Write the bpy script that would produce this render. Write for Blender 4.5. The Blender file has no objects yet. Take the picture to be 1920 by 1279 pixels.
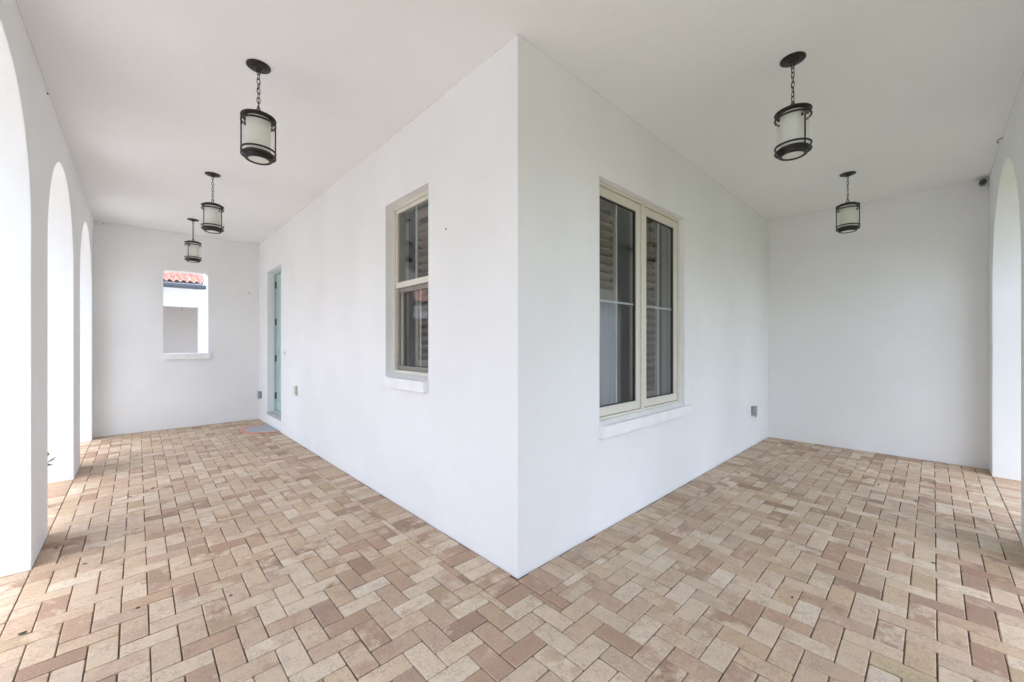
import bpy, bmesh, math, random
from mathutils import Vector, Matrix
from mathutils.geometry import tessellate_polygon
random.seed(11)
R = math.radians
sc = bpy.context.scene
COL = sc.collection

# ------------------------------------------------------------ camera
CX, CY, CH = -1.5521, -1.5970, 1.31
cam = bpy.data.cameras.new('camera')
cam.sensor_width = 36.0
cam.lens = 744.5 / 1920 * 36
cam.shift_y = 5.7 / 1920
cam.clip_start = 0.05
cam.clip_end = 2000
co = bpy.data.objects.new('camera', cam)
COL.objects.link(co)
co.location = (CX, CY, CH)
co.rotation_euler = (R(90), 0, -R(43.337))
sc.camera = co

# ------------------------------------------------------------ world, sun, exposure
SUN_EL, SUN_AZ = R(79), R(-108)          # azimuth measured from +Y towards +X
w = bpy.data.worlds.new('World')
sc.world = w
w.use_nodes = True
nt = w.node_tree
bg = nt.nodes['Background']
sky = nt.nodes.new('ShaderNodeTexSky')
sky.sky_type = 'NISHITA'
sky.sun_disc = False
sky.sun_elevation = SUN_EL
sky.sun_rotation = SUN_AZ
sky.dust_density = 3.0
sky.air_density = 1.0
hs = nt.nodes.new('ShaderNodeHueSaturation')
hs.inputs['Saturation'].default_value = 0.72
nt.links.new(sky.outputs[0], hs.inputs['Color'])
nt.links.new(hs.outputs[0], bg.inputs['Color'])
bg.inputs['Strength'].default_value = 0.15
sl = bpy.data.lights.new('sun', 'SUN')
sl.energy = 0.5
sl.angle = R(20)
sl.color = (1.0, 0.96, 0.90)
so = bpy.data.objects.new('sun', sl)
COL.objects.link(so)
d = Vector((math.sin(SUN_AZ) * math.cos(SUN_EL), math.cos(SUN_AZ) * math.cos(SUN_EL), math.sin(SUN_EL)))
so.rotation_euler = d.to_track_quat('Z', 'Y').to_euler()
so.location = (-6, 4, 8)
sc.view_settings.view_transform = 'Standard'
sc.view_settings.look = 'None'
sc.view_settings.gamma = 1
sc.view_settings.exposure = 2.62
sc.render.engine = 'CYCLES'
sc.cycles.max_bounces = 14
sc.cycles.diffuse_bounces = 9
sc.cycles.transparent_max_bounces = 16
sc.cycles.use_denoising = True
sc.cycles.sample_clamp_indirect = 8

# ------------------------------------------------------------ node helpers
def mat(name):
    m = bpy.data.materials.new(name)
    m.use_nodes = True
    n = m.node_tree
    return m, n, n.nodes['Principled BSDF'], n.nodes['Material Output']

def node(n, t, **kw):
    x = n.nodes.new(t)
    for k, v in kw.items():
        if k in x.inputs.keys():
            x.inputs[k].default_value = v
        else:
            setattr(x, k, v)
    return x

def coords(n):
    return node(n, 'ShaderNodeNewGeometry').outputs['Position']

def noise(n, vec, scale, detail=4, rough=0.55, mapping=None):
    t = node(n, 'ShaderNodeTexNoise')
    t.inputs['Scale'].default_value = scale
    t.inputs['Detail'].default_value = detail
    t.inputs['Roughness'].default_value = rough
    if mapping:
        mp = node(n, 'ShaderNodeMapping')
        mp.inputs['Scale'].default_value = mapping
        n.links.new(vec, mp.inputs['Vector'])
        vec = mp.outputs[0]
    n.links.new(vec, t.inputs['Vector'])
    return t.outputs['Fac']

def ramp(n, fac, stops, interp='LINEAR'):
    r = node(n, 'ShaderNodeValToRGB')
    r.color_ramp.interpolation = interp
    e = r.color_ramp.elements
    while len(e) < len(stops):
        e.new(0.5)
    for el, (p, c) in zip(e, stops):
        el.position = p
        el.color = (*c, 1) if len(c) == 3 else c
    n.links.new(fac, r.inputs['Fac'])
    return r.outputs['Color']

def mix(n, fac, a, b, blend='MIX'):
    m = node(n, 'ShaderNodeMix', data_type='RGBA', blend_type=blend)
    for i, v in ((0, fac), (6, a), (7, b)):
        if hasattr(v, 'links'):
            n.links.new(v, m.inputs[i])
        else:
            m.inputs[i].default_value = v if i == 0 else (*v, 1)
    return m.outputs[2]

def bump(n, h, dist, strength=1.0, normal=None):
    b = node(n, 'ShaderNodeBump')
    b.inputs['Distance'].default_value = dist
    b.inputs['Strength'].default_value = strength
    n.links.new(h, b.inputs['Height'])
    if normal is not None:
        n.links.new(normal, b.inputs['Normal'])
    return b.outputs[0]

def stucco(name, c1, c2, fine=0.0016, edge=0.008):
    m, n, p, o = mat(name)
    P = coords(n)
    big = noise(n, P, 1.1, 3)
    mid = noise(n, P, 9, 4)
    col = mix(n, ramp(n, big, [(0.35, (0, 0, 0)), (0.65, (1, 1, 1))]), c1, c2)
    # faint scuffs and pinholes
    sp = noise(n, P, 38, 2)
    col = mix(n, ramp(n, sp, [(0.76, (0, 0, 0)), (0.80, (0.35, 0.35, 0.35))]), col, tuple(x * 0.72 for x in c1))
    n.links.new(col, p.inputs['Base Color'])
    p.inputs['Roughness'].default_value = 0.85
    p.inputs['Specular IOR Level'].default_value = 0.25
    bv = node(n, 'ShaderNodeBevel')
    bv.samples = 4
    bv.inputs['Radius'].default_value = edge
    b1 = bump(n, big, 0.02, 0.5, bv.outputs[0])
    b2 = bump(n, mid, 0.006, 0.7, b1)
    b3 = bump(n, noise(n, P, 120, 3), fine, 0.7, b2)
    n.links.new(b3, p.inputs['Normal'])
    return m

def simple(name, c, rough=0.5, metal=0.0, var=0.08, scale=20, bmp=0.0, spec=0.5):
    m, n, p, o = mat(name)
    P = coords(n)
    f = noise(n, P, scale, 4)
    col = mix(n, ramp(n, f, [(0.3, (0, 0, 0)), (0.7, (1, 1, 1))]), tuple(x * (1 - var) for x in c), tuple(min(1, x * (1 + var)) for x in c))
    n.links.new(col, p.inputs['Base Color'])
    p.inputs['Roughness'].default_value = rough
    p.inputs['Metallic'].default_value = metal
    p.inputs['Specular IOR Level'].default_value = spec
    if bmp:
        n.links.new(bump(n, noise(n, P, scale * 4, 3), bmp, 0.6), p.inputs['Normal'])
    return m

def pane_mat(name, tint=(0.84, 0.86, 0.86), ior=1.62):
    m, n, p, o = mat(name)
    n.nodes.remove(p)
    tr = node(n, 'ShaderNodeBsdfTransparent')
    tr.inputs[0].default_value = (*tint, 1)
    gl = node(n, 'ShaderNodeBsdfGlossy')
    gl.inputs['Roughness'].default_value = 0.0
    gl.inputs['Color'].default_value = (0.95, 0.97, 0.98, 1)
    lw = node(n, 'ShaderNodeLayerWeight'); lw.inputs['Blend'].default_value = 0.5
    pw = node(n, 'ShaderNodeMath', operation='POWER'); pw.inputs[1].default_value = 5
    n.links.new(lw.outputs['Facing'], pw.inputs[0])
    f0 = ((ior - 1) / (ior + 1)) ** 2
    fr = node(n, 'ShaderNodeMath', operation='MULTIPLY_ADD')
    n.links.new(pw.outputs[0], fr.inputs[0]); fr.inputs[1].default_value = 1 - f0; fr.inputs[2].default_value = f0
    mx = node(n, 'ShaderNodeMixShader')
    n.links.new(fr.outputs[0], mx.inputs[0])
    n.links.new(tr.outputs[0], mx.inputs[1])
    n.links.new(gl.outputs[0], mx.inputs[2])
    n.links.new(mx.outputs[0], o.inputs['Surface'])
    return m

M = {}
M['stucco'] = stucco('white_stucco', (0.80, 0.80, 0.79), (0.84, 0.84, 0.835))
M['ceiling'] = stucco('ceiling_plaster', (0.835, 0.835, 0.825), (0.86, 0.86, 0.85), 0.0022)
M['cream'] = simple('cream_vinyl', (0.67, 0.635, 0.55), 0.4, var=0.03)
M['caulk'] = simple('aged_caulk', (0.74, 0.73, 0.70), 0.8, var=0.12, scale=14)
M['gasket'] = simple('dark_gasket', (0.05, 0.05, 0.05), 0.6)
M['screenrail'] = simple('bronze_screen_rail', (0.24, 0.22, 0.19), 0.5)
M['muntin'] = simple('white_muntin', (0.70, 0.70, 0.67), 0.4, var=0.03)
M['pane'] = pane_mat('window_glass')
M['clear'] = pane_mat('clear_glass', (0.96, 0.97, 0.96), 1.3)
M['bronze'] = simple('dark_bronze', (0.022, 0.018, 0.014), 0.42, 0.35, var=0.35, scale=60, bmp=0.0006)
M['teal'] = simple('teal_door_paint', (0.44, 0.55, 0.545), 0.45, var=0.03)
M['hinge'] = simple('dark_hinge', (0.05, 0.05, 0.05), 0.4, 0.6)
M['sill'] = simple('white_sill_paint', (0.85, 0.85, 0.845), 0.7, var=0.05, scale=9, bmp=0.001)
M['stone'] = simple('threshold_stone', (0.45, 0.46, 0.45), 0.7, var=0.1)
M['grey_plastic'] = simple('grey_plastic', (0.30, 0.32, 0.31), 0.5, var=0.08)
M['beige_plastic'] = simple('beige_plastic', (0.64, 0.61, 0.52), 0.45, var=0.04)
M['black'] = simple('black_plastic', (0.015, 0.015, 0.015), 0.45)
M['shutter'] = simple('shutter_paint', (0.40, 0.30, 0.225), 0.5, var=0.03)
M['curtain'] = simple('curtain_cloth', (0.62, 0.62, 0.66), 0.9, var=0.04)
M['room'] = simple('room_paint', (0.45, 0.44, 0.42), 0.9, var=0.03)
M['roomfloor'] = simple('room_floor', (0.18, 0.12, 0.08), 0.5, var=0.15)
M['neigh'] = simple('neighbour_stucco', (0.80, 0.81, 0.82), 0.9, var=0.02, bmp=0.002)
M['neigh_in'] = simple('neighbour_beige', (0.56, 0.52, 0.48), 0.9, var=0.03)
M['gutter'] = simple('slate_gutter', (0.075, 0.085, 0.105), 0.5, var=0.1)
M['leaf'] = simple('leaf', (0.07, 0.10, 0.025), 0.6, var=0.5, scale=3)
M['weedleaf'] = simple('weed_leaf', (0.15, 0.15, 0.02), 0.6, var=0.5, scale=40)
M['stem'] = simple('stem', (0.08, 0.07, 0.03), 0.7)
M['bark'] = simple('bark', (0.10, 0.075, 0.055), 0.9, var=0.3, scale=12, bmp=0.01)
M['concrete'] = simple('pale_concrete', (0.37, 0.365, 0.35), 0.9, var=0.1, scale=2, bmp=0.002)
M['joint'] = simple('joint_sand', (0.16, 0.10, 0.065), 0.95, var=0.35, scale=40, bmp=0.002)
M['debris'] = simple('dry_leaf', (0.06, 0.04, 0.03), 0.9, var=0.3)

# frosted lamp glass
m, n, p, o = mat('frosted_glass')
tl = node(n, 'ShaderNodeBsdfTranslucent'); tl.inputs[0].default_value = (0.96, 0.96, 0.90, 1)
df = node(n, 'ShaderNodeBsdfDiffuse'); df.inputs[0].default_value = (0.94, 0.94, 0.88, 1)
gs = node(n, 'ShaderNodeBsdfGlossy'); gs.inputs['Roughness'].default_value = 0.25
mx = node(n, 'ShaderNodeMixShader'); mx.inputs[0].default_value = 0.32
n.links.new(df.outputs[0], mx.inputs[1]); n.links.new(tl.outputs[0], mx.inputs[2])
mx2 = node(n, 'ShaderNodeMixShader'); mx2.inputs[0].default_value = 0.04
n.links.new(mx.outputs[0], mx2.inputs[1]); n.links.new(gs.outputs[0], mx2.inputs[2])
n.links.new(mx2.outputs[0], o.inputs['Surface'])
n.nodes.remove(p)
M['frosted'] = m

# tumbled concrete pavers: colour from a per-brick random value, mottled inside each brick
m, n, p, o = mat('tumbled_paver')
at = node(n, 'ShaderNodeAttribute'); at.attribute_name = 'brick'
sep = node(n, 'ShaderNodeSeparateColor'); n.links.new(at.outputs['Color'], sep.inputs[0])
P = coords(n)
off = node(n, 'ShaderNodeVectorMath', operation='SCALE'); off.inputs['Scale'].default_value = 37.0
n.links.new(at.outputs['Color'], off.inputs[0])
add = node(n, 'ShaderNodeVectorMath', operation='ADD')
n.links.new(P, add.inputs[0]); n.links.new(off.outputs[0], add.inputs[1])
V = add.outputs[0]
base = ramp(n, sep.outputs[0], [
    (0.00, (0.542, 0.410, 0.276)), (0.14, (0.629, 0.507, 0.372)), (0.30, (0.481, 0.336, 0.224)), (0.42, (0.649, 0.536, 0.405)),
    (0.56, (0.469, 0.321, 0.218)), (0.68, (0.580, 0.443, 0.307)), (0.80, (0.378, 0.232, 0.147)), (0.88, (0.540, 0.393, 0.252)), (1.0, (0.276, 0.156, 0.097))])
second = ramp(n, sep.outputs[1], [
    (0.0, (0.679, 0.569, 0.442)), (0.3, (0.551, 0.404, 0.257)), (0.5, (0.390, 0.236, 0.160)), (0.65, (0.609, 0.489, 0.358)), (0.85, (0.288, 0.170, 0.118)), (1.0, (0.495, 0.389, 0.222))])
blot = noise(n, V, 8.5, 4, 0.65)
thr = node(n, 'ShaderNodeMath', operation='MULTIPLY_ADD'); n.links.new(sep.outputs[2], thr.inputs[0]); thr.inputs[1].default_value = 0.28; thr.inputs[2].default_value = -0.14
bl2 = node(n, 'ShaderNodeMath', operation='ADD'); n.links.new(blot, bl2.inputs[0]); n.links.new(thr.outputs[0], bl2.inputs[1])
col = mix(n, ramp(n, bl2.outputs[0], [(0.46, (0, 0, 0)), (0.60, (0.95, 0.95, 0.95))]), base, second)
# worn dark skin in patches, with pale grit showing through
gr = noise(n, V, 85, 5, 0.8)
pat = noise(n, V, 14, 3, 0.6)
gs_ = node(n, 'ShaderNodeMath', operation='MULTIPLY'); n.links.new(ramp(n, gr, [(0.44, (1, 1, 1)), (0.54, (0, 0, 0))]), gs_.inputs[0]); n.links.new(ramp(n, pat, [(0.42, (0.12, 0.12, 0.12)), (0.62, (0.55, 0.55, 0.55))]), gs_.inputs[1])
col = mix(n, gs_.outputs[0], col, (0.25, 0.175, 0.125))
gr2 = noise(n, V, 170, 3, 0.7)
col = mix(n, ramp(n, gr2, [(0.58, (0, 0, 0)), (0.72, (0.45, 0.45, 0.45))]), col, (0.72, 0.67, 0.57))
stain = noise(n, P, 0.9, 4, 0.6)
col = mix(n, ramp(n, stain, [(0.40, (0, 0, 0)), (0.70, (0.22, 0.22, 0.22))]), col, (0.28, 0.225, 0.165))
stain2 = noise(n, P, 3.1, 5, 0.7)
col = mix(n, ramp(n, stain2, [(0.58, (0, 0, 0)), (0.76, (0.5, 0.5, 0.5))]), col, (0.25, 0.19, 0.15))
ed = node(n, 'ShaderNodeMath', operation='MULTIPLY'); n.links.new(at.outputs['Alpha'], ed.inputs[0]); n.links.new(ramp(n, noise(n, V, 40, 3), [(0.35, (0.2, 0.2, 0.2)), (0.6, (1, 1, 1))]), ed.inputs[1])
col = mix(n, ed.outputs[0], col, (0.70, 0.60, 0.46))  # pale edges: chamfer highlight painted into the paver colour
n.links.new(col, p.inputs['Base Color'])
p.inputs['Roughness'].default_value = 0.62
p.inputs['Specular IOR Level'].default_value = 0.35
b1 = bump(n, noise(n, V, 22, 4), 0.0022, 0.7)
b2 = bump(n, gr, 0.0012, 0.8, b1)
n.links.new(b2, p.inputs['Normal'])
M['paver'] = m

# clay roof tiles
m, n, p, o = mat('clay_roof_tile')
P = coords(n)
c = ramp(n, noise(n, P, 5.5, 4, 0.7), [(0.3, (0.24, 0.10, 0.08)), (0.5, (0.34, 0.175, 0.14)), (0.7, (0.46, 0.30, 0.255))])
n.links.new(c, p.inputs['Base Color']); p.inputs['Roughness'].default_value = 0.8
M['tile'] = m

# lawn
m, n, p, o = mat('lawn')
P = coords(n)
c = ramp(n, noise(n, P, 0.8, 6, 0.7), [(0.3, (0.075, 0.10, 0.045)), (0.6, (0.115, 0.135, 0.065)), (0.8, (0.16, 0.165, 0.09))])
n.links.new(c, p.inputs['Base Color']); p.inputs['Roughness'].default_value = 0.95
n.links.new(bump(n, noise(n, P, 60, 4), 0.03, 1), p.inputs['Normal'])
M['lawn'] = m

# door mat: striped centre, coral border
m, n, p, o = mat('mat_print')
P = coords(n)
mp = node(n, 'ShaderNodeSeparateXYZ'); n.links.new(P, mp.inputs[0])
wv = node(n, 'ShaderNodeMath', operation='SINE')
ml = node(n, 'ShaderNodeMath', operation='MULTIPLY'); ml.inputs[1].default_value = 62
ad = node(n, 'ShaderNodeMath', operation='ADD')
ms = node(n, 'ShaderNodeMath', operation='MULTIPLY'); ms.inputs[1].default_value = 0.45
n.links.new(mp.outputs['Y'], ms.inputs[0]); n.links.new(mp.outputs['X'], ad.inputs[0]); n.links.new(ms.outputs[0], ad.inputs[1])
n.links.new(ad.outputs[0], ml.inputs[0]); n.links.new(ml.outputs[0], wv.inputs[0])
c = ramp(n, wv.outputs[0], [(0.0, (0.26, 0.30, 0.38)), (0.35, (0.40, 0.42, 0.46)), (0.6, (0.56, 0.54, 0.49))])
n.links.new(mix(n, ramp(n, noise(n, P, 30, 4), [(0.4, (0, 0, 0)), (0.7, (0.6, 0.6, 0.6))]), c, (0.50, 0.45, 0.40)), p.inputs['Base Color'])
p.inputs['Roughness'].default_value = 0.95
n.links.new(bump(n, noise(n, P, 400, 2), 0.003, 1), p.inputs['Normal'])
M['mat_print'] = m
M['mat_border'] = simple('coral_border', (0.60, 0.30, 0.22), 0.95, var=0.2, scale=40, bmp=0.002)

# ------------------------------------------------------------ mesh helpers
class MB:
    def __init__(s):
        s.v = []; s.f = []
    def box(s, x0, x1, y0, y1, z0, z1):
        b = len(s.v)
        s.v += [(x, y, z) for z in (z0, z1) for y in (y0, y1) for x in (x0, x1)]
        s.f += [tuple(b + i for i in q) for q in ((0, 2, 3, 1), (4, 5, 7, 6), (0, 1, 5, 4), (2, 6, 7, 3), (0, 4, 6, 2), (1, 3, 7, 5))]
        return s
    def lathe(s, prof, n=32, c=(0, 0, 0), closed=False, caps=True):
        b = len(s.v); m = len(prof)
        for i in range(n):
            a = 2 * math.pi * i / n
            for r, z in prof:
                s.v.append((c[0] + r * math.cos(a), c[1] + r * math.sin(a), c[2] + z))
        for i in range(n):
            j = (i + 1) % n
            for k in range(m if closed else m - 1):
                l = (k + 1) % m
                s.f.append((b + i * m + k, b + j * m + k, b + j * m + l, b + i * m + l))
        if caps and not closed:
            s.f.append(tuple(b + i * m for i in range(n))[::-1])
            s.f.append(tuple(b + i * m + m - 1 for i in range(n)))
        return s
    def ring(s, r, z, t, n=40, k=8):
        return s.lathe([(r + t * math.cos(2 * math.pi * q / k), z + t * math.sin(2 * math.pi * q / k)) for q in range(k)], n, closed=True)
    def tube(s, pts, r, n=8, closed=False):
        pts = [Vector(q) for q in pts]; b = len(s.v); m = len(pts)
        up = None
        for i, q in enumerate(pts):
            if closed: t = pts[(i + 1) % m] - pts[i - 1]
            else: t = pts[min(i + 1, m - 1)] - pts[max(i - 1, 0)]
            t.normalize()
            if up is None:
                up = t.orthogonal().normalized()
            up = (up - t * up.dot(t)).normalized()
            sd = t.cross(up)
            rr = r[i] if isinstance(r, (list, tuple)) else r
            for k in range(n):
                a = 2 * math.pi * k / n
                s.v.append(tuple(q + (up * math.cos(a) + sd * math.sin(a)) * rr))
        for i in range(m if closed else m - 1):
            j = (i + 1) % m
            for k in range(n):
                l = (k + 1) % n
                s.f.append((b + i * n + k, b + i * n + l, b + j * n + l, b + j * n + k))
        if not closed:
            s.f.append(tuple(b + k for k in range(n))[::-1])
            s.f.append(tuple(b + (m - 1) * n + k for k in range(n)))
        return s
    def slab(s, loops, fn, d0, d1):
        """flat outline with holes (2D loops) between depths d0 and d1; fn(u, v, d) -> xyz"""
        tri = tessellate_polygon([[Vector((a, b2, 0)) for a, b2 in L] for L in loops])
        flat = [q for L in loops for q in L]
        b = len(s.v); N = len(flat)
        for dd in (d0, d1):
            s.v += [fn(a, b2, dd) for a, b2 in flat]
        for t in tri:
            s.f.append(tuple(b + i for i in t)); s.f.append(tuple(b + N + i for i in reversed(t)))
        st = 0
        for L in loops:
            k = len(L)
            for i in range(k):
                j = (i + 1) % k
                s.f.append((b + st + i, b + st + j, b + N + st + j, b + N + st + i))
            st += k
        return s
    def build(s, name, mt, parent=None, smooth=False, bevel=0.0, kind=None, weld=False):
        me = bpy.data.meshes.new(name)
        me.from_pydata(s.v, [], s.f)
        bm = bmesh.new(); bm.from_mesh(me)
        if weld: bmesh.ops.remove_doubles(bm, verts=bm.verts, dist=1e-5)
        bmesh.ops.recalc_face_normals(bm, faces=bm.faces)
        if bevel:
            bmesh.ops.bevel(bm, geom=[e for e in bm.edges if e.calc_face_angle(0) > 0.6], offset=bevel, segments=2, affect='EDGES', profile=0.7)
        bm.to_mesh(me); bm.free()
        me.materials.append(mt)
        if smooth:
            for pl in me.polygons: pl.use_smooth = True
            me.set_sharp_from_angle(angle=R(38))
        ob = bpy.data.objects.new(name, me)
        COL.objects.link(ob)
        if parent: ob.parent = parent
        if kind: ob['kind'] = kind
        return ob

def tag(o, label, cat, group=None):
    o['label'] = label; o['category'] = cat
    if group: o['group'] = group
    return o

def empty(name, loc, label, cat, group=None, rz=0):
    o = bpy.data.objects.new(name, None)
    o.empty_display_size = 0.1
    COL.objects.link(o)
    o.location = loc; o.rotation_euler = (0, 0, rz)
    return tag(o, label, cat, group)

def rect(a0, a1, b0, b1):
    return [(a0, b0), (a1, b0), (a1, b1), (a0, b1)]

def arch(a0, a1, spring, z0=-0.06, n=32):
    c = (a0 + a1) / 2; r = (a1 - a0) / 2
    return [(a0, z0), (a1, z0)] + [(c + r * math.cos(math.pi * i / n), spring + r * math.sin(math.pi * i / n)) for i in range(n + 1)]

H = 3.05
TH = 0.42          # arcade wall thickness
YE, XE = 6.50, 4.93

# ------------------------------------------------------------ ground
MB().slab([rect(-300, 300, -300, 300)], lambda a, b, dd: (a, b, dd), -0.12, -0.30).build('lawn_ground', M['lawn'], kind='structure')
MB().slab([rect(-14, -2.62, -12, 40)], lambda a, b, dd: (a, b, dd), -0.02, -0.116).build('driveway', M['concrete'], kind='structure')
MB().slab([rect(-2.9, 9.9, 6.95, 30)], lambda a, b, dd: (a, b, dd), -0.025, -0.117).build('side_path', M['concrete'], kind='structure')

# patio: joint bed plus every paver modelled, herringbone with a soldier course along the walls
PI_ = 0.0975
OX, OY = -0.1475, -0.1475          # lower-left corner of cell (0, 0)
bricks = []
def subtract(r, q):
    x0, x1, y0, y1 = r; a0, a1, b0, b1 = q
    if x1 <= a0 or x0 >= a1 or y1 <= b0 or y0 >= b1: return [r]
    out = []
    if x0 < a0: out.append((x0, a0, y0, y1))
    if x1 > a1: out.append((a1, x1, y0, y1))
    m0, m1 = max(x0, a0), min(x1, a1)
    if y0 < b0: out.append((m0, m1, y0, b0))
    if y1 > b1: out.append((m0, m1, b1, y1))
    return out
BIG = 50
R1 = (-0.208, BIG, -0.147, BIG)
R2 = (-0.022, BIG, -0.195, BIG)
for i in range(-22, 54):
    for j in range(-22, 72):
        k = (i - j) % 4
        if k == 0: r = (OX + i * PI_, OX + (i + 2) * PI_, OY + j * PI_, OY + (j + 1) * PI_)
        elif k == 3: r = (OX + i * PI_, OX + (i + 1) * PI_, OY + j * PI_, OY + (j + 2) * PI_)
        else: continue
        r = (max(r[0], -2.0), min(r[1], XE), max(r[2], -2.0), min(r[3], YE))
        if r[1] - r[0] < 0.012 or r[3] - r[2] < 0.012: continue
        if r[0] > 0 and r[2] > 0: continue
        ps = [r]
        for q in (R1, R2):
            ps = [t for pp in ps for t in subtract(pp, q)]
        rnd = (random.random(), random.random(), random.random())
        for t in ps:
            if t[1] - t[0] > 0.014 and t[3] - t[2] > 0.014:
                bricks.append((t, rnd))
y = -0.147
while y < YE:
    bricks.append(((-0.208, -0.022 if y < -0.03 else -0.005 - random.random() ** 3 * 0.014, y, min(y + PI_, YE)), (random.random(), random.random(), random.random()))); y += PI_
x = -0.022
while x < XE:
    bricks.append(((x, min(x + 0.0925, XE), -0.195, -0.005 - random.random() ** 3 * 0.014), (random.random(), random.random(), random.random()))); x += 0.0925
y = -2.7
while y < YE:                      # courses in the openings of the arcade facing the drive
    for a in (-2.2, -2.4, -2.6):
        bricks.append(((a, a + 0.2, y, y + PI_), (random.random(), random.random(), random.random())))
    y += PI_
x = -2.0
while x < XE:
    for a in (-2.2, -2.4, -2.6):
        bricks.append(((x, x + PI_, a, a + 0.2), (random.random(), random.random(), random.random())))
    x += PI_
me = bpy.data.meshes.new('patio_paving')
bm = bmesh.new()
lay = bm.loops.layers.float_color.new('brick')
def warp(v, cx, cy, a, dz, tx, ty):
    x, y, z = v
    dx, dy = x - cx, y - cy
    return (cx + dx - a * dy, cy + dy + a * dx, z + dz + dx * tx + dy * ty)
for (x0, x1, y0, y1), rnd in bricks:
    if x1 - x0 < 0.014 or y1 - y0 < 0.014: continue
    g = 0.0018 + random.random() ** 2 * 0.0016; ch = 0.0036
    cx, cy = (x0 + x1) / 2, (y0 + y1) / 2
    wp = (cx, cy, random.gauss(0, 0.0035), random.gauss(0, 0.0007), random.gauss(0, 0.004), random.gauss(0, 0.004))
    rings = []
    for ins, z in ((g, -0.030), (g, -0.0042), (g + ch * 0.35, -0.0012), (g + ch, 0.0)):
        ps = []
        cc = min(0.004, (x1 - x0) * 0.1) + ins * 0.3
        X0, X1, Y0, Y1 = x0 + ins, x1 - ins, y0 + ins, y1 - ins
        for q in ((X0 + cc, Y0), (X1 - cc, Y0), (X1, Y0 + cc), (X1, Y1 - cc), (X1 - cc, Y1), (X0 + cc, Y1), (X0, Y1 - cc), (X0, Y0 + cc)):
            ps.append(bm.verts.new(warp((q[0] + random.gauss(0, 0.0005), q[1] + random.gauss(0, 0.0005), z), *wp)))
        rings.append(ps)
    fs = [bm.faces.new(rings[-1])]
    for a, b in zip(rings, rings[1:]):
        for k in range(8):
            fs.append(bm.faces.new((a[k], a[(k + 1) % 8], b[(k + 1) % 8], b[k])))
    for q_, f in enumerate(fs):
        f.smooth = False
        for lp in f.loops: lp[lay] = (*rnd, 0.30 if q_ > 16 else 0.0)  # alpha marks the top chamfer faces that get the painted highlight
bm.to_mesh(me); bm.free()
me.materials.append(M['paver'])
po = bpy.data.objects.new('patio_paving', me); COL.objects.link(po); po['kind'] = 'structure'
L_out = [(-2.62, -2.62), (5.3, -2.62), (5.3, 0.1), (0.1, 0.1), (0.1, 6.6), (-2.62, 6.6)]
MB().slab([L_out], lambda a, b, dd: (a, b, dd), -0.0080, -0.11).build('joint_sand', M['joint'], kind='structure')

# ------------------------------------------------------------ the house
house = empty('house', (0, 0, 0), 'white stucco house wrapped by a deep L-shaped porch with arched openings', 'house')
W1 = dict(a0=0.943, a1=1.631, z0=1.035, z1=2.495)
W2 = dict(a0=0.794, a1=2.172, z0=0.738, z1=2.485)
DR = dict(a0=5.044, a1=5.909, z0=0.18, z1=2.495)
ZB, ZT = -0.10, H
# wall with the small window and the door (plane x = 0)
mb = MB().slab([rect(0, YE, ZB, ZT), rect(W1['a0'], W1['a1'], W1['z0'], W1['z1']), rect(DR['a0'], DR['a1'], DR['z0'], DR['z1'])],
               lambda a, b, dd: (dd, dd if a == 0 else a, b), 0.0, 0.22)
mb.slab([rect(0, XE, ZB, ZT), rect(W2['a0'], W2['a1'], W2['z0'], W2['z1'])], lambda a, b, dd: (dd if a == 0 else a, dd, b), 0.0, 0.22)
mb.f = [f for f in mb.f if not all(abs(mb.v[k][0] - mb.v[k][1]) < 1e-6 for k in f)]
mb.build('wall', M['stucco'], house, weld=True)
# end walls
ox0, ox1, oz0, oz1 = -1.262, -0.712, 1.165, 2.455
cr = 0.045
def rounded(x0, x1, z0, z1, r):
    pts = [(x0, z0), (x1, z0)]
    for i in range(7):
        a = math.pi / 2 * i / 6; pts.append((x1 - r + r * math.cos(a), z1 - r + r * math.sin(a)))
    for i in range(7):
        a = math.pi / 2 + math.pi / 2 * i / 6; pts.append((x0 + r + r * math.cos(a), z1 - r + r * math.sin(a)))
    return pts
MB().slab([rect(-2.0, 0.22, ZB, ZT), rounded(ox0, ox1, oz0, oz1, cr)], lambda a, b, dd: (a, dd, b), YE, YE + 0.2).build('end_wall', M['stucco'], house)
MB().slab([rect(-2.0, 0.22, ZB, ZT)], lambda a, b, dd: (dd, a, b), XE, XE + 0.2).build('end_wall', M['stucco'], house)
# arcades
def comb(lo, hi, ops, spring_fn):
    """outline of an arcade wall whose arches are open at the floor"""
    pts = [(lo, ZT), (lo, ZB)]
    for a0, a1 in ops:
        r = (a1 - a0) / 2; c = (a0 + a1) / 2; s = spring_fn(r)
        pts.append((a0, ZB))
        n_ = 36
        pts += [(c - r * math.cos(math.pi * i / n_), s + r * math.sin(math.pi * i / n_)) for i in range(n_ + 1)]
        pts.append((a1, ZB))
    pts += [(hi, ZB), (hi, ZT)]
    return pts
LOPS = [(-1.62, -0.08), (0.46, 2.0), (2.57, 4.11), (4.69, 6.215)]
ROPS = [(-1.62, -0.30), (0.28, 2.15), (2.73, 4.60)]
MB().slab([comb(-2.0, YE + 0.2, LOPS, lambda r: 2.775 - r)], lambda a, b, dd: (dd, a, b), -2.0 - TH, -2.0).build('arcade_wall', M['stucco'], house)
MB().slab([comb(-2.0 - TH, XE + 0.2, ROPS, lambda r: 2.80 - r)], lambda a, b, dd: (a, dd, b), -2.0 - TH, -2.0).build('arcade_wall', M['stucco'], house)
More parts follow.
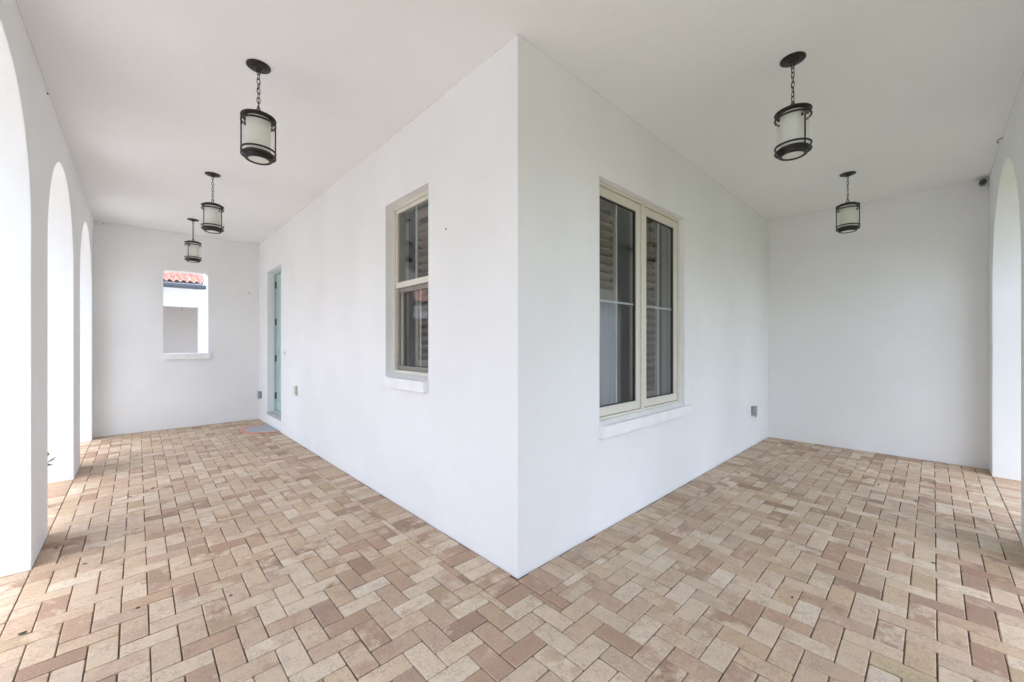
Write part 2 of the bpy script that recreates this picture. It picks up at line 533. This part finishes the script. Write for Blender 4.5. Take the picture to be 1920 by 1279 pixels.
# ceiling over the porch and roof over all of it
e = 0.2
MB().slab([[(-2.0 - TH, -2.0 - TH), (XE + e, -2.0 - TH), (XE + e, 0.22), (0.22, 0.22), (0.22, YE + e), (-2.0 - TH, YE + e)]],
          lambda a, b, dd: (a, b, dd), H, H + 0.12).build('porch_ceiling', M['ceiling'], house)
MB().slab([rect(-2.9, 12.0, -2.9, YE + 0.55)], lambda a, b, dd: (a, b, dd), H + 0.125, H + 0.5).build('roof', M['neigh'], house)
cb = MB()
def bead(p, q, n_=40):
    p, q = Vector(p), Vector(q)
    cb.tube([p.lerp(q, i / n_) + Vector((random.gauss(0, .0007), random.gauss(0, .0007), random.gauss(0, .0007))) for i in range(n_ + 1)], [0.0020 + abs(random.gauss(0, .0010)) for i in range(n_ + 1)], 6)
bead((-1.999, -1.99, H - .001), (-1.999, YE - .01, H - .001)); bead((-1.99, -1.999, H - .001), (XE - .01, -1.999, H - .001))
bead((-1.99, YE - .001, H - .001), (-0.01, YE - .001, H - .001), 20); bead((XE - .001, -1.99, H - .001), (XE - .001, -0.01, H - .001), 20)
bead((-0.001, 0.0, H - .001), (-0.001, YE - .01, H - .001)); bead((0.0, -0.001, H - .001), (XE - .01, -0.001, H - .001))
cb.build('caulk_bead', M['caulk'], house, smooth=True)
# rooms behind the windows
MB().box(XE + 0.2, 11.5, 0.0, 0.22, ZB, H + 0.12).box(11.5, 11.7, 0.0, YE, ZB, H + 0.12).box(0.22, 11.7, YE, YE + 0.2, ZB, H + 0.12).build('outer_wall', M['neigh'], house)
MB().box(0.225, 11.4, 0.225, YE - 0.01, 0.0, 0.17).build('room_floor', M['roomfloor'], house)
MB().box(3.6, 3.72, 0.23, YE - 0.01, 0.175, H).box(0.23, 3.59, 3.4, 3.52, 0.175, H).build('room_partition', M['room'], house)
MB().box(0.225, 11.4, 0.225, YE - 0.01, H + 0.004, H + 0.1).build('room_ceiling', M['room'], house)

F1, F2 = 1.056, 0.758      # undersides of the frames
# small window, single hung (faces -x)
def frame_rect(mb, a0, a1, z0, z1, wd, d0, d1, fn, wb=None, wt=None):
    wb = wd if wb is None else wb; wt = wd if wt is None else wt
    mb.slab([rect(a0, a1, z0, z1), rect(a0 + wd, a1 - wd, z0 + wb, z1 - wt)], fn, d0, d1)
    return mb
fx = lambda a, b, dd: (dd, a, b)
fy = lambda a, b, dd: (a, dd, b)
win = frame_rect(MB(), W1['a0'] + .001, W1['a1'] - .001, F1 + .001, W1['z1'] - .001, 0.030, 0.068, 0.165, fx).build('window', M['cream'], house, bevel=0.003)
win['label'] = 'narrow single-hung window with cream frame'
a0, a1 = W1['a0'] + .031, W1['a1'] - .031
frame_rect(MB(), a0 + .001, a1 - .001, 1.790, W1['z1'] - .032, 0.026, 0.078, 0.112, fx, wb=0.048, wt=0.03).build('sash', M['cream'], win, bevel=0.002)
frame_rect(MB(), a0 + .001, a1 - .001, F1 + .032, 1.789, 0.024, 0.118, 0.150, fx, wb=0.03, wt=0.03).build('sash', M['cream'], win, bevel=0.002)
frame_rect(MB(), a0 + .002, a1 - .002, F1 + .033, 1.788, 0.028, 0.098, 0.108, fx, wb=0.035).build('screen_frame', M['screenrail'], win, bevel=0.001)
MB().box(0.094, 0.098, a0 + .028, a1 - .028, 1.839, W1['z1'] - .063).build('pane', M['pane'], win)
MB().box(0.132, 0.136, a0 + .026, a1 - .026, F1 + .063, 1.758).build('pane', M['pane'], win)
MB().box(0.099, 0.104, 1.280, 1.296, 1.840, W1['z1'] - .064).box(0.137, 0.142, 1.280, 1.296, F1 + .064, 1.757).build('muntin', M['muntin'], win)
m_ = MB().box(-0.042, -0.0025, 0.9445, 1.565, 0.954, 1.034)
m_.slab([[(-0.0025, 1.0355), (0.067, 1.0365), (0.067, 1.0555), (-0.0025, 1.0365)]], lambda a, b, dd: (a, dd, b), W1['a0'] + .002, W1['a1'] - .002)
m_.build('sill', M['sill'], win)

# double casement window (faces -y)
win2 = frame_rect(MB(), W2['a0'] + .001, W2['a1'] - .001, F2 + .001, W2['z1'] - .001, 0.024, 0.045, 0.165, fy, wb=0.02).build('window', M['cream'], house, bevel=0.003)
win2['label'] = 'tall double casement window with cream frame'
MB().box(1.464, 1.502, 0.0455, 0.160, F2 + .022, W2['z1'] - .026).build('mullion', M['cream'], win2, bevel=0.002)
for s0, s1 in ((0.820, 1.462), (1.504, 2.146)):
    frame_rect(MB(), s0, s1, F2 + .024, W2['z1'] - .028, 0.062, 0.058, 0.110, fy, wb=0.066, wt=0.066).build('sash', M['cream'], win2, bevel=0.004)
    frame_rect(MB(), s0 + .0625, s1 - .0625, F2 + .0905, W2['z1'] - .0945, 0.006, 0.066, 0.090, fy).build('glazing_gasket', M['gasket'], win2)
    g0, g1, z0, z1 = s0 + .069, s1 - .069, F2 + .097, W2['z1'] - .101
    MB().box(g0, g1, 0.074, 0.078, z0, z1).build('pane', M['pane'], win2)
    mc = (g0 + g1) / 2; zc = 1.632
    MB().box(mc - .008, mc + .008, 0.080, 0.086, z0, zc - .0085).box(mc - .008, mc + .008, 0.080, 0.086, zc + .0085, z1).box(g0, g1, 0.0798, 0.0862, zc - .008, zc + .008).build('muntin', M['muntin'], win2)
m_ = MB().box(0.785, 2.250, -0.040, -0.0025, 0.655, 0.737)
m_.slab([[(-0.0025, 0.7385), (0.044, 0.7395), (0.044, 0.7575), (-0.0025, 0.7405)]], lambda a, b, dd: (dd, a, b), W2['a0'] + .002, W2['a1'] - .002)
m_.build('sill', M['sill'], win2)

# sill of the open window in the end wall
MB().box(-1.250, -0.695, YE - 0.045, YE - 0.001, 1.075, 1.163).build('sill', M['sill'], house, bevel=0.004)

# door (faces -x)
door = MB()
door.box(0.125, 0.165, DR['a0'] + .042, DR['a1'] - .042, DR['z0'] + .042, DR['z1'] - .042)
door = door.build('door', M['teal'], house, bevel=0.002)
door['label'] = 'pale teal panelled door in a deep recess'
frame_rect(MB(), DR['a0'] + .001, DR['a1'] - .001, DR['z0'] + .001, DR['z1'] - .001, 0.038, 0.092, 0.19, fx).build('door_frame', M['teal'], door, bevel=0.003)
pm = MB()
for z0, z1 in ((0.36, 0.98), (1.12, 1.30), (1.42, 2.30)):
    frame_rect(pm, DR['a0'] + .16, DR['a1'] - .16, z0, z1, 0.022, 0.117, 0.1255, fx)
    pm.box(0.119, 0.1255, DR['a0'] + .21, DR['a1'] - .21, z0 + .05, z1 - .05)
pm.build('panel_moulding', M['teal'], door, bevel=0.002)
for z in (0.46, 1.075, 1.675, 2.285):
    MB().box(0.108, 0.1245, DR['a1'] - .052, DR['a1'] - .040, z - .052, z + .052).lathe([(0.007, -.056), (0.007, .056)], 10, (0.111, DR['a1'] - .0395, z)).build('hinge', M['hinge'], door)
hd = MB().tube([(0.09, DR['a0'] + .10, 1.12), (0.075, DR['a0'] + .11, 1.12), (0.075, DR['a0'] + .20, 1.12)], 0.009)
hd.lathe([(0.026, 0), (0.026, 0.06)], 16, (0.10, DR['a0'] + .10, 1.09))
hd.build('handle', M['hinge'], door, smooth=True)
MB().box(-0.004, 0.09, DR['a0'] + .001, DR['a1'] - .001, DR['z0'] - .018, DR['z0'] + .016).build('threshold', M['stone'], door, bevel=0.002)

# ------------------------------------------------------------ things behind the glass
def shutter(name, origin, width, z0, z1, axis, label, tilt=-64):
    t = empty(name, origin, label, 'shutter', 'plantation shutters behind the glass')
    def tr(a, dd, z): return (dd, a, z) if axis == 'x' else (a, dd, z)
    st = MB()
    def bx(m_, a0, a1, d0, d1, zz0, zz1):
        p0, p1 = tr(a0, d0, zz0), tr(a1, d1, zz1)
        m_.box(min(p0[0], p1[0]), max(p0[0], p1[0]), min(p0[1], p1[1]), max(p0[1], p1[1]), zz0, zz1)
    bx(st, 0, 0.045, 0, 0.028, 0, z1 - z0); bx(st, width - .045, width, 0, 0.028, 0, z1 - z0)
    bx(st, 0.0455, width - .0455, 0.0005, 0.0275, 0, 0.08); bx(st, 0.0455, width - .0455, 0.0005, 0.0275, z1 - z0 - .08, z1 - z0)
    st.build('frame', M['shutter'], t, bevel=0.002)
    sl_ = MB(); z = 0.12
    while z < z1 - z0 - 0.10:
        prof = []
        for i in range(12):
            a = 2 * math.pi * i / 12
            u, v = 0.040 * math.cos(a), 0.0055 * math.sin(a)
            ct, s_ = math.cos(R(tilt)), math.sin(R(tilt))
            prof.append((0.014 + (u * s_ + v * ct) * 0.9, z + (u * ct - v * s_)))
        b = len(sl_.v)
        for a in (0.047, width - .047):
            sl_.v += [tr(a, dd, zz) for dd, zz in prof]
        for i in range(12):
            sl_.f.append((b + i, b + (i + 1) % 12, b + 12 + (i + 1) % 12, b + 12 + i))
        sl_.f.append(tuple(b + i for i in range(12))); sl_.f.append(tuple(b + 12 + i for i in reversed(range(12))))
        z += 0.066
    sl_.build('louvre', M['shutter'], t, smooth=True)
    return t
shutter('plantation_shutter', (0.172, 0.955, 1.10), 0.475, 1.10, 2.44, 'x', 'tan louvred shutter behind the narrow sash window')
shutter('plantation_shutter', (0.84, 0.175, 1.66), 0.445, 1.66, 2.46, 'y', 'short tan louvred shutter behind the upper near casement of the double window')
shutter('plantation_shutter', (1.56, 0.175, 0.80), 0.435, 0.80, 2.46, 'y', 'tan louvred shutter behind the far casement of the double window')
# curtain
cm = MB(); nx, nz = 60, 16
for k in range(nz + 1):
    z = 0.22 + (1.655 - 0.22) * k / nz
    tt = k / nz
    x0 = 1.06 + 0.14 * (1 - min(1, z / 1.7)); x1 = 1.40
    for i in range(nx + 1):
        u = i / nx
        cm.v.append((x0 + (x1 - x0) * u, 0.245 + 0.016 * math.sin(u * 34 + 0.6 * math.sin(z * 2)) + 0.006 * math.sin(u * 71 + 1), z))
for k in range(nz):
    for i in range(nx):
        a = k * (nx + 1) + i
        cm.f.append((a, a + 1, a + nx + 2, a + nx + 1))
cu = cm.build('curtain', M['curtain'], smooth=True)
cu.modifiers.new('thickness', 'SOLIDIFY').thickness = 0.002
tag(cu, 'pale pleated curtain behind the lower half of the near casement', 'curtain')

# ------------------------------------------------------------ pendant lanterns
def lantern(loc, label, rz):
    t = empty('pendant_lantern', loc, label, 'pendant lantern', 'bronze and frosted glass lanterns hung from the porch ceiling', R(rz))
    # origin at the ceiling; everything hangs below
    MB().lathe([(0.0005, -0.028), (0.016, -0.028), (0.020, -0.020), (0.026, -0.017), (0.034, -0.0165), (0.037, -0.011), (0.061, -0.0095), (0.066, -0.006), (0.066, 0.0)], 40).build('ceiling_rose', M['bronze'], t, smooth=True)
    ch = MB(); z = -0.024; k = 0
    while z > -0.275:
        L, Wd = 0.036, 0.0085
        pts = []
        for i in range(16):
            a = 2 * math.pi * i / 16
            cx_, cz_ = Wd * math.cos(a), Wd * math.sin(a) + (L / 2 - Wd) * (1 if math.sin(a) > 0 else -1)
            ang = R(20 + 90 * (k % 2)) + random.uniform(-.25, .25)
            pts.append((cx_, cz_))
        ang = R(20 + 90 * (k % 2)) + random.uniform(-.3, .3)
        pts = [(px_ * math.cos(ang), px_ * math.sin(ang), z - L / 2 + 0.004 + pz_) for px_, pz_ in pts]
        ch.tube(pts, 0.0021, 6, closed=True)
        z -= L - 0.0065; k += 1
    ch.tube([(0.004 * math.cos(q * .9), 0.004 * math.sin(q * .9), -0.02 - q * 0.0122) for q in range(22)], 0.0013, 5)
    ch.build('chain', M['bronze'], t, smooth=True)
    lp = [(0.011 * math.cos(2 * math.pi * i / 18), 0, -0.287 + 0.020 * math.sin(2 * math.pi * i / 18)) for i in range(18)]
    MB().tube(lp, 0.003, 7, closed=True).lathe([(0.007, -0.322), (0.007, -0.300)], 12).build('hanging_loop', M['bronze'], t, smooth=True)
    cap = MB().lathe([(0.0005, -0.306), (0.060, -0.306), (0.070, -0.309), (0.074, -0.317), (0.075, -0.322), (0.0835, -0.325), (0.0835, -0.330), (0.070, -0.333), (0.0005, -0.333)], 44)
    cap.ring(0.0905, -0.327, 0.0064)
    cap.build('cap', M['bronze'], t, smooth=True)
    MB().ring(0.0915, -0.360, 0.0058).build('hoop', M['bronze'], t, smooth=True)
    MB().ring(0.0915, -0.532, 0.0058).build('hoop', M['bronze'], t, smooth=True)
    base_ = MB().lathe([(0.077, -0.546), (0.082, -0.548), (0.083, -0.563), (0.081, -0.572), (0.074, -0.588), (0.066, -0.592), (0.057, -0.590), (0.057, -0.583), (0.076, -0.562), (0.076, -0.548)], 44, closed=True)
    base_.ring(0.0905, -0.564, 0.0062)
    base_.build('base_rim', M['bronze'], t, smooth=True)
    MB().lathe([(0.0005, -0.5885), (0.040, -0.5875), (0.0565, -0.585)], 40, caps=False).build('bottom_lens', M['frosted'], t, smooth=True)
    MB().lathe([(0.066, -0.334), (0.066, -0.560)], 44, caps=False).build('frosted_shade', M['frosted'], t, smooth=True)
    MB().lathe([(0.082, -0.334), (0.082, -0.547)], 44, caps=False).build('clear_glass', M['clear'], t, smooth=True)
    for s in (0, math.pi):
        c_, s_ = math.cos(s), math.sin(s)
        MB().tube([(0.0905 * c_, 0.0905 * s_, -0.326), (0.0905 * c_, 0.0905 * s_, -0.568)], 0.0042, 8).build('rod', M['bronze'], t, smooth=True)
        cl = MB()
        cl.tube([(0.088 * c_, 0.088 * s_, -0.350), (0.076 * c_, 0.076 * s_, -0.352), (0.070 * c_, 0.070 * s_, -0.372)], 0.003, 6)
        cl.lathe([(0.006, -.382), (0.006, -.370)], 8, (0.071 * c_, 0.071 * s_, 0))
        cl.build('glass_clip', M['bronze'], t, smooth=True)
    return t
lantern((-1.0, 1.30, H), 'nearest lantern on the left porch wing, hanging beside the narrow sash window', -11)
lantern((-0.99, 3.47, H), 'middle of the three lanterns in a row along the left porch wing', -43)
lantern((-0.985, 5.50, H), 'farthest lantern of the left porch wing, above the unglazed window opening', 49)
lantern((1.36, -1.01, H), 'nearer and larger-looking lantern on the right porch wing', 232)
lantern((3.73, -1.0, H), 'farther lantern on the right porch wing, in front of the blank end wall', -83)

# ------------------------------------------------------------ small fittings
def outlet(name, loc, rz, label):
    t = empty(name, loc, label, 'outlet box', 'grey weatherproof outlet boxes', rz)
    # local: wall plane y = 0, facing -y
    MB().box(-0.038, 0.038, -0.022, -0.001, -0.058, 0.058).build('back_box', M['grey_plastic'], t, bevel=0.004)
    MB().box(-0.040, 0.040, -0.052, -0.023, -0.060, 0.062).build('flip_cover', M['grey_plastic'], t, bevel=0.009)
    MB().box(-0.010, 0.006, -0.048, -0.034, -0.082, -0.061).build('latch', M['grey_plastic'], t, bevel=0.002)
    return t
outlet('outlet_box', (4.20, 0, 0.455), 0, 'grey outlet box low on the wall right of the double window')
outlet('outlet_box', (0, 6.33, 0.44), -math.pi / 2, 'grey outlet box low in the corner beyond the teal door')
# beige hose cover
t = empty('wall_cover_plate', (0, 4.24, 0.69), 'rounded beige cover plate low on the wall in front of the teal door', 'cover plate', None, -math.pi / 2)
MB().box(-0.042, 0.042, -0.012, -0.001, -0.068, 0.068).build('plate', M['beige_plastic'], t, bevel=0.004)
MB().box(-0.032, 0.032, -0.034, -0.0125, -0.056, 0.056).build('raised_cover', M['beige_plastic'], t, bevel=0.01)
t = empty('doorbell', (0, 4.81, 1.185), 'small grey doorbell button on the white wall beside the teal door', 'doorbell', None, -math.pi / 2)
MB().box(-0.020, 0.020, -0.012, -0.001, -0.040, 0.040).build('bell_plate', M['sill'], t, bevel=0.003)
MB().box(-0.009, 0.009, -0.017, -0.0125, -0.014, 0.014).build('button', M['grey_plastic'], t, bevel=0.002)
# black sensor tucked in the far right corner under the ceiling
t = empty('motion_sensor', (4.86, -1.955, 3.00), 'small black cylinder sensor in the corner under the ceiling by the right arch', 'sensor')
b_ = MB().tube([(0.062, -0.0, 0.0), (0.055, 0.0, 0.0)], 0.018, 12); b_.build('mount', M['black'], t, smooth=True)
b_ = MB().tube([(0.054, 0, 0), (-0.045, 0, -0.008)], 0.026, 18); b_.build('sensor_head', M['black'], t, smooth=True)
MB().tube([(-0.0455, 0, -0.008), (-0.049, 0, -0.0083)], 0.020, 18).build('lens', M['gasket'], t, smooth=True)
hk = MB().tube([(3.67, -1.998, 3.02), (3.67, -1.985, 3.02), (3.67, -1.972, 3.012), (3.67, -1.966, 2.998), (3.67, -1.974, 2.985)], 0.0035, 6)
tag(hk.build('wall_hook', M['black'], smooth=True), 'tiny dark hook on the wall above the right arch', 'hook')
# nail and screw marks
def nail(x, y, z, ax, label, r=0.006):
    o_ = MB()
    dv = Vector(ax) * 0.006
    o_.tube([(x, y, z), (x + dv.x * .6, y + dv.y * .6, z + dv.z * .6), (x + dv.x, y + dv.y, z + dv.z)], [r, r, r * 0.6], 8)
    return tag(o_.build('screw', M['hinge'], smooth=True), label, 'screw')
nail(0, 0.713, 2.105, (-1, 0, 0), 'small dark screw in the white wall right of the narrow window')
nail(-0.15, YE, 2.19, (0, -1, 0), 'small dark screw high on the end wall near the teal door', 0.009)
nail(-1.90, YE, 3.02, (0, -1, 0), 'dark screw in the upper left corner of the end wall', 0.007)
nail(-2.0, 2.55, 3.02, (1, 0, 0), 'dark screw under the ceiling above the first pillar on the left', 0.007)

# half-round doormat
mt_ = empty('doormat', (0, 5.47, 0), 'half-round striped doormat with coral border lying below the teal door', 'doormat')
def half(r0, r1, z0, z1, name, mm, inner=0.0):
    m_ = MB(); n_ = 40
    out = [(-(0.43 + r1) * math.sin(math.pi * i / n_), -(0.41 + r1) * math.cos(math.pi * i / n_)) for i in range(n_ + 1)]
    if name == 'border':
        inn = [(-(0.43 + r0) * math.sin(math.pi * i / n_) - 0.0, -(0.41 + r0) * math.cos(math.pi * i / n_)) for i in range(n_ + 1)][::-1]
        out = out + inn
    m_.slab([out], lambda a, b, dd: (a - 0.012, b, dd), z0, z1)
    return m_.build(name, mm, mt_)
half(0, -0.061, 0.002, 0.011, 'striped_centre', M['mat_print'])
half(-0.060, 0.0, 0.002, 0.014, 'border', M['mat_border'])

# weed growing at the foot of the arcade opening
def leaf_face(m_, c, dirv, up, L, Wd):
    c = Vector(c); dirv = Vector(dirv).normalized(); s_ = dirv.cross(Vector(up)).normalized()
    up = s_.cross(dirv)
    b = len(m_.v)
    m_.v += [tuple(c), tuple(c + dirv * L * .35 + s_ * Wd * .5 + up * Wd * .1), tuple(c + dirv * L * .75 + s_ * Wd * .38 + up * Wd * .05), tuple(c + dirv * L - up * L * .1),
             tuple(c + dirv * L * .75 - s_ * Wd * .38 + up * Wd * .05), tuple(c + dirv * L * .35 - s_ * Wd * .5 + up * Wd * .1)]
    m_.f += [(b, b + 1, b + 2, b + 3), (b, b + 3, b + 4, b + 5)]
wd = empty('weed', (-2.19, 3.3, 0), 'small yellow-green weed sprouting behind the first pillar on the left', 'weed')
sm, lm = MB(), MB()
for tip, dx in (((0.105, 0.0, 0.40), 0), ((0.09, 0.05, 0.34), 1), ((0.07, -0.04, 0.22), 2), ((0.12, 0.02, 0.36), 3)):
    tp = Vector(tip)
    pts = [Vector((0, 0, -0.01)) * (1 - q) + tp * q + Vector((-0.03, 0, 0.02)) * math.sin(q * math.pi) for q in [i / 8 for i in range(9)]]
    sm.tube(pts, [0.0022 - 0.0014 * i / 8 for i in range(9)], 5)
    for q in (5, 6, 7, 8, 8):
        leaf_face(lm, pts[q], (random.uniform(-1, 1.2), random.uniform(-1, 1), random.uniform(-.3, .6)), (0, 0, 1), 0.050, 0.036)
sm.build('stems', M['stem'], wd); lm.build('leaves', M['weedleaf'], wd)

# dry leaf scraps on the pavers
for i, (x, y, s_) in enumerate([(-1.93, 1.22, .02), (-1.93, 2.25, .018), (-1.78, 1.85, .016), (-1.60, 3.1, .02), (-1.45, 3.25, .022), (3.45, -1.25, .022), (3.15, -1.5, .02), (1.9, -1.6, .018), (3.9, -1.6, .016), (-1.2, 0.9, .014), (0.9, -1.1, .012), (-1.55, 1.1, .014)]):
    m_ = MB(); k_ = 7; b = len(m_.v)
    a0_ = random.uniform(0, 6)
    m_.v.append((x, y, 0.012))
    for q in range(k_):
        a = a0_ + 2 * math.pi * q / k_
        rr = s_ * random.uniform(.45, 1)
        m_.v.append((x + rr * math.cos(a), y + rr * 0.6 * math.sin(a), 0.004 + random.uniform(0, .006)))
    for q in range(k_):
        m_.f.append((0, 1 + q, 1 + (q + 1) % k_))
    o_ = m_.build('leaf_scrap', M['debris'])
    o_.modifiers.new('thickness', 'SOLIDIFY').thickness = 0.0008
    tag(o_, 'tiny curled dark leaf scrap lying on the brick paving', 'leaf scrap', 'dry leaf scraps on the paving')

# ------------------------------------------------------------ neighbouring house seen through the end opening
nb = empty('neighbour_house', (-4, 10.4, 0), 'white neighbouring house with red clay tile roof seen through the wall opening', 'house')
def L_(x, y, z=0): return (x + 4, y - 10.4, z)
def nbox(m_, x0, x1, y0, y1, z0, z1): m_.box(x0 + 4, x1 + 4, y0 - 10.4, y1 - 10.4, z0, z1); return m_
m_ = MB()
nbox(m_, -9.0, -0.343, 10.4, 10.7, 2.187, 2.60)
nbox(m_, -0.486, -0.343, 10.4, 10.7, -0.1, 2.186)
nbox(m_, -9.0, -8.6, 10.4, 10.7, -0.1, 2.186)
nbox(m_, -4.7, -4.4, 10.4, 10.7, -0.1, 2.186)
m_.build('wall', M['neigh'], nb)
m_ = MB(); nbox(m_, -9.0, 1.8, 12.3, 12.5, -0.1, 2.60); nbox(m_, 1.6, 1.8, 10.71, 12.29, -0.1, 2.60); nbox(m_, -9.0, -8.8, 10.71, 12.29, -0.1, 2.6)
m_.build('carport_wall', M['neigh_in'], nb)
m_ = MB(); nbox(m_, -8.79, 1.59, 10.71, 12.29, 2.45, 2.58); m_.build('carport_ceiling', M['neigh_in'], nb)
m_ = MB(); m_.tube([L_(-0.748, 11.2, 2.44), L_(-0.748, 11.2, 2.20), L_(-0.745, 11.2, 2.12)], 0.012, 6); m_.build('hanging_hook', M['grey_plastic'], nb)
m_ = MB()
gx0, gx1 = -9.2, -0.395
m_.slab([[(9.86, 2.655), (9.86, 2.60), (9.885, 2.563), (9.98, 2.563), (10.0, 2.655)]], lambda a, b, dd: (dd + 4, a - 10.4, b), gx0, gx1)
m_.build('gutter', M['gutter'], nb)
m_ = MB(); nbox(m_, gx0, gx1, 10.01, 10.39, 2.601, 2.625); nbox(m_, gx0, gx1, 10.005, 10.03, 2.626, 2.69); m_.build('soffit', M['neigh'], nb)
# S-shaped tiles, rows stepping up the slope
m_ = MB()
slope = 0.42; tw = 0.118; row = 0.14
nxr = int((9.2 - 0.40) / (tw / 8))
for r_ in range(28):
    y0 = 9.93 + r_ * row; b = len(m_.v)
    for e_ in range(3):
        for i in range(nxr + 1):
            xx = -0.40 - i * tw / 8
            wv_ = 0.023 * math.sin(2 * math.pi * (xx / tw)) + 0.006 * math.sin(4 * math.pi * (xx / tw) + .6)
            yy = y0 + (0, 0, row + 0.03)[e_]
            zz = 2.715 + slope * (yy - 9.93) + wv_ + (-0.002, 0.026, 0.000)[e_]
            m_.v.append(L_(xx, yy, zz))
    for e_ in range(2):
        for i in range(nxr):
            a = b + e_ * (nxr + 1) + i
            m_.f.append((a, a + 1, a + nxr + 2, a + nxr + 1))
rf = m_.build('roof', M['tile'], nb)
m_ = MB()
m_.slab([[(9.94, 2.665), (14.0, 2.665), (14.0, 2.665 + slope * 4.06)]], lambda a, b, dd: (dd + 4, a - 10.4, b), -9.1, -0.42)
m_.build('gable', M['neigh'], nb)

# unseen house added left of the drive, blocks sky light on the jambs
hx = empty('sky_blocking_house', (-16, 0, -0.12), 'unseen pale two-storey house added beyond the left arches to block sky light', 'house')
MB().box(-3, 0, -9, 7, 0, 5.6).build('wall', M['neigh'], hx)
m_ = MB(); m_.slab([[(-3.6, 5.61), (0.6, 5.61), (-1.5, 7.0)]], lambda a, b, dd: (a, dd, b), -9.6, 7.6); m_.build('roof', M['tile'], hx)
for yy in (-7, -3.5, 0, 3.5):
    for zz in (0.9, 3.5):
        f_ = MB(); frame_rect(f_, yy, yy + 1.4, zz, zz + 1.5, 0.07, 0.002, 0.05, fx); f_ = f_.build('window', M['cream'], hx)
        MB().box(0.003, 0.02, yy + .071, yy + 1.329, zz + .071, zz + 1.429).build('pane', M['gasket'], f_)
# ------------------------------------------------------------ greenery beyond the right-hand arcade (mirrored in the glass, shades that side)
def shrub(name, loc, rx, ry, h, n_, label, cat, grp, trunk):
    t = empty(name, loc, label, cat, grp)
    tk = MB()
    tk.tube([(0, 0, -0.1), (0.05, 0.03, h * .3), (-0.04, 0.02, h * .62), (0.02, -0.02, h * .85)], [trunk, trunk * .75, trunk * .5, trunk * .2], 8)
    for q in range(7):
        a = random.uniform(0, 6.28); z = h * random.uniform(.25, .6)
        tk.tube([(0, 0, z), (rx * .35 * math.cos(a), ry * .35 * math.sin(a), z + h * .12), (rx * .75 * math.cos(a), ry * .75 * math.sin(a), z + h * .28)], [trunk * .4, trunk * .25, trunk * .08], 6)
    tk.build('trunk', M['bark'], t)
    cr_ = MB()
    clumps = [(random.uniform(-1, 1), random.uniform(-1, 1), random.uniform(-1, 1)) for _ in range(46)]
    clumps = [Vector(c_).normalized() * random.uniform(.35, .9) for c_ in clumps if Vector(c_).length > .1]
    for q in range(n_):
        c_ = random.choice(clumps)
        pnt = c_ + Vector((random.gauss(0, .16), random.gauss(0, .16), random.gauss(0, .14)))
        wpt = (pnt.x * rx, pnt.y * ry, h * .58 + pnt.z * h * .45)
        if wpt[2] < 0.05: continue
        leaf_face(cr_, wpt, (random.uniform(-1, 1), random.uniform(-1, 1), random.uniform(-1, .6)), (0.1, 0.1, 1), 0.13, 0.075)
    cr_.build('crown', M['leaf'], t)
shrub('hedge_tree', (-2.5, -8.4, -0.12), 1.5, 1.1, 4.4, 5200, 'leafy green tree beyond the right porch arches, mirrored at the left of the double window', 'tree', 'trees beyond the right arches', .10)
shrub('hedge_tree', (1.9, -8.8, -0.12), 1.6, 1.1, 4.0, 5200, 'broad leafy tree beyond the arch nearest the camera on the right', 'tree', 'trees beyond the right arches', .11)
shrub('hedge_tree', (6.3, -8.2, -0.12), 1.5, 1.1, 4.6, 5200, 'tall leafy tree beyond the far arch on the right', 'tree', 'trees beyond the right arches', .10)
